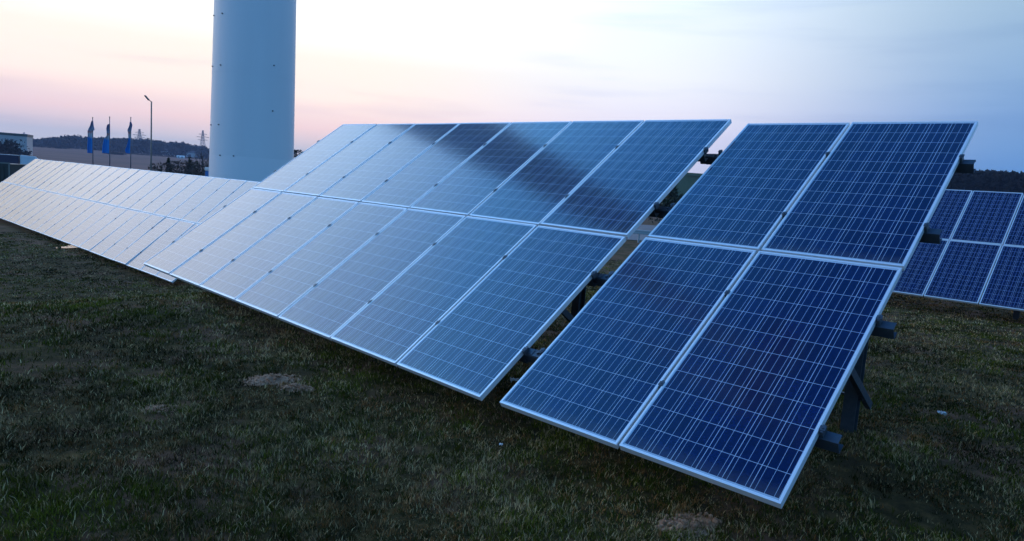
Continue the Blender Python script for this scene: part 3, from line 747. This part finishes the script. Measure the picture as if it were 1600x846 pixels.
# ------------------------------------------------------------------ buildings
M_CLAD = material('pale metal cladding', (.42, .44, .44), .6, noise=(.5, .2)); M_GREEN = material('dark green fascia', (.03, .06, .045), .6)
M_WHITE = material('white wall', (.66, .68, .70), .7); M_ROOF = material('dark roof', (.10, .09, .10), .7); M_WIN = material('window glass', (.03, .04, .05), .1)
M_OLIVE = material('olive green cladding', (.13, .17, .10), .6, noise=(.4, .3))
def shed(name, c, rz, L, D, H, wall, roofm, label, ribs=True, door=True, cat='building', group=None, fascia=.9, gable=0):
    root = empty(name, loc=(c[0], c[1], gz(c[0], c[1]))); root.rotation_euler = (0, 0, rz); tag(root, label, cat, group)
    mb = MB(); mb.box(-L/2, L/2, -D/2, D/2, -1, H - fascia)
    if ribs:
        for x in np.arange(-L/2 + .5, L/2, 1.0): mb.box(x - .05, x + .05, -D/2 - .04, -D/2 - .002, 0, H - fascia - .01)
    mb.build('wall', wall, root)
    mb = MB()
    if gable:
        o = .35; pts = [(-D/2 - o, H - fascia), (D/2 + o, H - fascia), (0, H - fascia + gable)]
        Mg = Matrix(((0, 0, 1, -L/2 - o), (1, 0, 0, 0), (0, 1, 0, 0), (0, 0, 0, 1))); mb.prism(pts, Mg, L + 2 * o)
    else: mb.box(-L/2 - .25, L/2 + .25, -D/2 - .25, D/2 + .25, H - fascia + .002, H)
    mb.build('roof', roofm, root)
    if door: mb = MB(); mb.box(-2, 2, -D/2 - .09, -D/2 - .045, .0, min(4, H * .55)); mb.build('door', M_ROOF, root)
    mb = MB()
    k = max(2, int(L / 8))
    for i in range(k):
        x = -L/2 + (i + .5) * L / k
        if abs(x) > 2.6 or not door: mb2 = MB(); mb2.box(x - .6, x + .6, -D/2 - .075, -D/2 - .043, H * .35, H * .35 + 1.0); mb2.build('window', M_WIN, root)
    mb.bm.free(); return root
def place(px, py, d): t = at(px, py, d); return t
t = place(0, 207.5, 300); g0 = gz(t.x, t.y)
e = place(31.5, 209.5, 300); dirx = math.atan2(e.y - t.y, e.x - t.x)
L = 34; c = (e.x - math.cos(.45) * L/2, e.y - math.sin(.45) * L/2 + 6)
shed('warehouse', c, .45, L, 14, e.z - g0, M_CLAD, M_GREEN, 'long pale flat-roofed warehouse with a dark green roof edge at the far left', fascia=1.0, door=False)
t = place(1074, 270, 120); e = place(1093, 270, 120); hh = t.z - gz(t.x, t.y)
shed('green_hall', (t.x + 13.0, t.y + 6, 0), 0.0, 30, 12, hh, M_OLIVE, M_OLIVE, 'plain olive green hall seen through the gap between the panel columns', door=False, fascia=.5)
tree_px('conifer_tree', 1054, 284, 62, 1.5, 'conifer', 'dark bushy conifer in front of the green hall, seen through the array gap', 95, n=2200, leaf=.16)
tree_px('shrub', 1046, 300, 55, 1.7, 'round', 'low dark shrub under the conifer, seen through the array gap', 96, n=1500, leaf=.14, ctg='shrub')
vill = [(262, 231.5, 8, 'pale village house furthest left of the far cluster by the wood'), (279, 232.5, 9, 'pale village house in the middle of the far cluster'), (300, 231, 10, 'long pale village house nearest the tower'), (252, 234, 7, 'low white village house left of the others, below the wooded ridge')]
for px, py, L, lb in vill:
    t = at(px, py, 800); h = max(3.4, t.z - gz(t.x, t.y)) if px > 100 else 17
    shed('house', (t.x, t.y), random.uniform(-.4, .4), L, 7, h if px < 100 else 6.0, M_WHITE, M_ROOF, lb, ribs=False, door=True, cat='house', group='white houses by the far wood', fascia=1.0, gable=2.2)
t = at(282.5, 242, 600); shed('tent', (t.x, t.y), .3, 5.5, 5.0, 1.5, M_WHITE, M_WHITE, 'small white peaked tent roof in the field above the pines', ribs=False, door=False, cat='tent', fascia=.4, gable=1.3)

# ------------------------------------------------------------------ vehicles
M_TARP = material('navy tarpaulin', (.014, .020, .055), .5, noise=(2, .4)); M_CAB = material('pale cab paint', (.62, .72, .78), .3, coat=.5)
M_TYRE = material('tyre rubber', (.02, .02, .02), .85); M_RIM = material('rim metal', (.4, .42, .45), .4, .8); M_LIGHTGLASS = material('headlight glass', (.75, .8, .82), .12, .3)
def wheel(root, x, y, r, w):
    mb = MB(); mb.tube((x, y - w/2, r), (x, y + w/2, r), r, seg=24); o = mb.build('wheel', M_TYRE, root)
    mb = MB(); mb.tube((x, y - w/2 - .01, r), (x, y + w/2 + .01, r), r * .58, seg=16); mb.build('rim', M_RIM, o)
t = at(65, 247, 92); g0 = gz(t.x, t.y)
root = empty('truck', loc=(t.x, t.y, g0)); root.rotation_euler = (0, 0, .58); H = at(50, 243.3, 92).z - g0
tag(root, 'truck with pale cab and long navy trailer behind the array at the far left', 'truck')
Mx = Matrix(((1, 0, 0, 0), (0, 0, -1, 1.2), (0, 1, 0, 0), (0, 0, 0, 1)))
mb = MB(); mb.prism([(-2.3, .6), (0, .6), (.02, 1.5), (-.18, H - .9), (-.55, H - .12), (-2.3, H)], Mx, 2.4)
bmesh.ops.bevel(mb.bm, geom=list(mb.bm.edges), offset=.07, segments=2, affect='EDGES'); mb.build('cab', M_CAB, root)
mb = MB(); mb.box(-1.15, -.35, -1.235, -1.202, 1.75, 2.55); mb.build('side_window', M_WIN, root)
mb = MB(); mb.box(-.02, .03, -1.0, 1.0, 1.7, 2.5, Matrix.Rotation(R_(-7), 4, 'Y')); mb.build('windscreen', M_WIN, root)
mb = MB(); mb.box(-15.5, -2.45, -1.25, 1.25, 1.15, H - .12); mb.build('trailer', M_TARP, root)
mb = MB(); mb.box(-15.55, -2.4, -1.28, 1.28, H - .118, H - .06); mb.build('roof_edge', M_CAB, root)
mb = MB(); mb.box(-15.4, -.2, -.6, .6, .6, 1.1); mb.build('chassis', M_DARKPAINT, root)
for x in (-.9, -4.3, -12, -13.3):
    for y in (-1.1, 1.1): wheel(root, x, y, .5, .32)
def car(px, d, rz, col, label, lights=False):
    r = ray(px, 270); k = d; x, y = r.x * k, r.y * k
    root = empty('parked_car', loc=(x, y, gz(x, y))); root.rotation_euler = (0, 0, rz); tag(root, label, 'car')
    m = material('car paint', col, .3, .2, coat=.6)
    Mx = Matrix(((1, 0, 0, 0), (0, 0, -1, .86), (0, 1, 0, 0), (0, 0, 0, 1)))
    body = [(-2.1, .32), (2.1, .30), (2.16, .62), (1.95, .84), (1.0, .95), (.35, 1.40), (-.1, 1.48), (-1.0, 1.46), (-1.75, 1.02), (-2.12, .92)]
    mb = MB(); mb.prism(body, Mx, 1.72); bmesh.ops.bevel(mb.bm, geom=list(mb.bm.edges), offset=.05, segments=2, affect='EDGES'); mb.build('body', m, root)
    for s in (-1, 1):
        mb = MB(); M2 = Matrix(((1, 0, 0, 0), (0, 0, -1, s * .865 + .006), (0, 1, 0, 0), (0, 0, 0, 1))); mb.prism([(.86, .96), (.30, 1.36), (-.1, 1.41), (-.95, 1.39), (-1.45, 1.02)], M2, .012); mb.build('side_window', M_WIN, root)
        mb = MB(); mb.box(2.04, 2.17, s * .62 - .16, s * .62 + .16, .60, .76, bev=.02); mb.build('headlight', M_LIGHTGLASS, root)
    mb = MB(); mb.bar((1.02, 0, .97), (.40, 0, 1.37), 1.35, .03, side=(0, 1, 0)); mb.build('windscreen', M_WIN, root)
    for x in (-1.3, 1.35):
        for y in (-.8, .8): wheel(root, x, y, .32, .2)
car(144, 252, 1.5, (.02, .07, .35), 'blue car seen end-on behind the first flagpole')
car(174, 246, .35, (.025, .09, .38), 'blue car seen side-on behind the middle flagpole')
car(19, 48, -.9, (.03, .035, .04), 'dark car with pale headlights in front of the navy trailer')
# dark skip-like container at the left edge
M_CONT = material('dark green steel', (.018, .032, .030), .55, noise=(3, .4)); M_CEDGE = material('grey frame steel', (.14, .17, .16), .6)
t = at(6, 254.5, 44); g0 = gz(t.x, t.y); H = t.z - g0
root = empty('container', loc=(t.x - 1.7, t.y + 1.2, g0)); tag(root, 'dark green steel container with grey edge frame at the left picture edge', 'container')
mb = MB(); mb.box(-3, 2.1, -1.2, 1.2, .1, H - .06)
for x in np.arange(-2.9, 2.1, .28): mb.box(x, x + .12, -1.235, -1.202, .2, H - .2)
mb.build('body', M_CONT, root)
mb = MB()
for z in (.08, H * .52, H - .06): mb.box(-3.03, 2.13, -1.27, -1.238, z, z + .08)
for x in (-3.03, 0.55, 2.05): mb.box(x, x + .08, -1.30, -1.272, .1, H)
mb.build('frame', M_CEDGE, root)
# blue site toilet beside the tower foot
M_BLUEP = material('blue plastic', (.03, .16, .45), .4); t = at(336.5, 262.5, 38.5); g0 = gz(t.x, t.y); H = t.z - g0
root = empty('portable_toilet', loc=(t.x, t.y, g0)); tag(root, 'narrow blue plastic cabin half hidden by the left side of the tower foot', 'portable toilet')
mb = MB(); mb.box(-.33, .55, -.55, .55, .08, H - .2, bev=.03); mb.build('cabin', M_BLUEP, root)
mb = MB(); mb.box(-.36, .58, -.58, .58, H - .198, H, bev=.06); mb.build('roof', M_WHITE, root)
mb = MB(); mb.box(-.25, .45, -.57, -.552, .15, H - .3); mb.build('door', M_BLUEP, root)
# crash barrier and road seen through the gap
M_ROAD = material('grey road', (.11, .12, .14), .75, noise=(.6, .3))
def strip(name, d0, d1, mat, dz):
    V = []; xs = np.linspace(-6, 60, 60)
    for x in xs:
        for d in (d0, d1): V.append((x, d, float(gsurf(x, d)) + dz))
    V = np.array(V); i = np.arange(len(xs) - 1) * 2; F = np.stack([i, i + 2, i + 3, i + 1], 1)
    o = link(name, np_mesh(name, V, F, [mat])); tag(o, kind='structure')
strip('road', 44, 62, M_ROAD, .03)
M_RAIL = material('galvanised barrier', (.42, .47, .50), .5, .5)
root = empty('crash_barrier', loc=(10, 42.5, gz(10, 42.5))); tag(root, 'long grey crash barrier along the road, seen through the array gap', 'crash barrier')
mb = MB()
for z in (.52, .66): mb.box(-14, 30, -.03, .03, z, z + .11, bev=.02)
mb.box(-14, 30, -.01, .01, .60, .70); mb.build('rail', M_RAIL, root)
for x in np.arange(-14, 30, 4.0): mb = MB(); mb.box(x - .05, x + .05, .03, .13, -.3, .78); mb.build('post', M_RAIL, root)

# ------------------------------------------------------------------ small things on the ground
M_PUD = material('still puddle', (.02, .02, .02), .03); M_PUD.node_tree.nodes['Principled BSDF'].inputs['IOR'].default_value = 1.33
p = on_ground(118, 386)
rs = np.random.default_rng(3); n = 40; bm = bmesh.new()
vs = [bm.verts.new((p.x + .34 * math.cos(a) * (1 + .25 * math.sin(3*a+1) + .12 * math.sin(7*a)), p.y + .75 * math.sin(a) * (1 + .2 * math.sin(2*a) + .1 * math.sin(5*a)), 0)) for a in np.linspace(0, 2*math.pi, n, endpoint=False)]
zt = max(float(gsurf(v.co.x, v.co.y)) for v in vs) + .01
for v in vs: v.co.z = zt
bm.faces.new(vs); m = bpy.data.meshes.new('puddle'); bm.to_mesh(m); bm.free(); m.materials.append(M_PUD); tag(link('puddle', m), kind='structure')
M_SCRAP = material('torn pale plastic', (.62, .64, .66), .5)
def scrap(px, py, s, seed, label):
    c = on_ground(px, py); rs = np.random.default_rng(seed); bm = bmesh.new()
    r = bmesh.ops.create_grid(bm, x_segments=6, y_segments=6, size=s)
    for v in bm.verts:
        v.co.x *= rs.uniform(.7, 1.2); v.co.y *= .8; v.co.z = rs.normal(0, s * .28) + s * .45 + .03
    bmesh.ops.transform(bm, matrix=Matrix.Translation((c.x, c.y, float(gsurf(c.x, c.y)))), verts=bm.verts)
    m = bpy.data.meshes.new('litter'); bm.to_mesh(m); bm.free(); m.materials.append(M_SCRAP); o = link('litter', m)
    so = o.modifiers.new('s', 'SOLIDIFY'); so.thickness = .002; tag(o, label, 'litter', 'pale scraps lying in the grass')
scrap(1471, 651, .035, 1, 'crumpled white scrap alone in the dark grass right of the near array')
scrap(803, 600, .035, 2, 'small pale scrap on the ground in the gap of the near array')
scrap(782, 704, .012, 3, 'tiny white scrap in the grass below the gap')

# ------------------------------------------------------------------ thin evening haze
M_HAZE = bpy.data.materials.new('evening haze'); M_HAZE.use_nodes = True; ht = M_HAZE.node_tree; ht.nodes.clear()
pv = nd(ht, 'ShaderNodeVolumePrincipled'); ho = nd(ht, 'ShaderNodeOutputMaterial'); ht.links.new(pv.outputs[0], ho.inputs['Volume'])
pv.inputs['Color'].default_value = (.52, .64, 1.0, 1); pv.inputs['Density'].default_value = HAZE; pv.inputs['Anisotropy'].default_value = .2
mb = MB(); mb.box(-1560, 1560, -1560, 1560, -9, 130); hz = mb.build('haze', M_HAZE); tag(hz, kind='stuff')
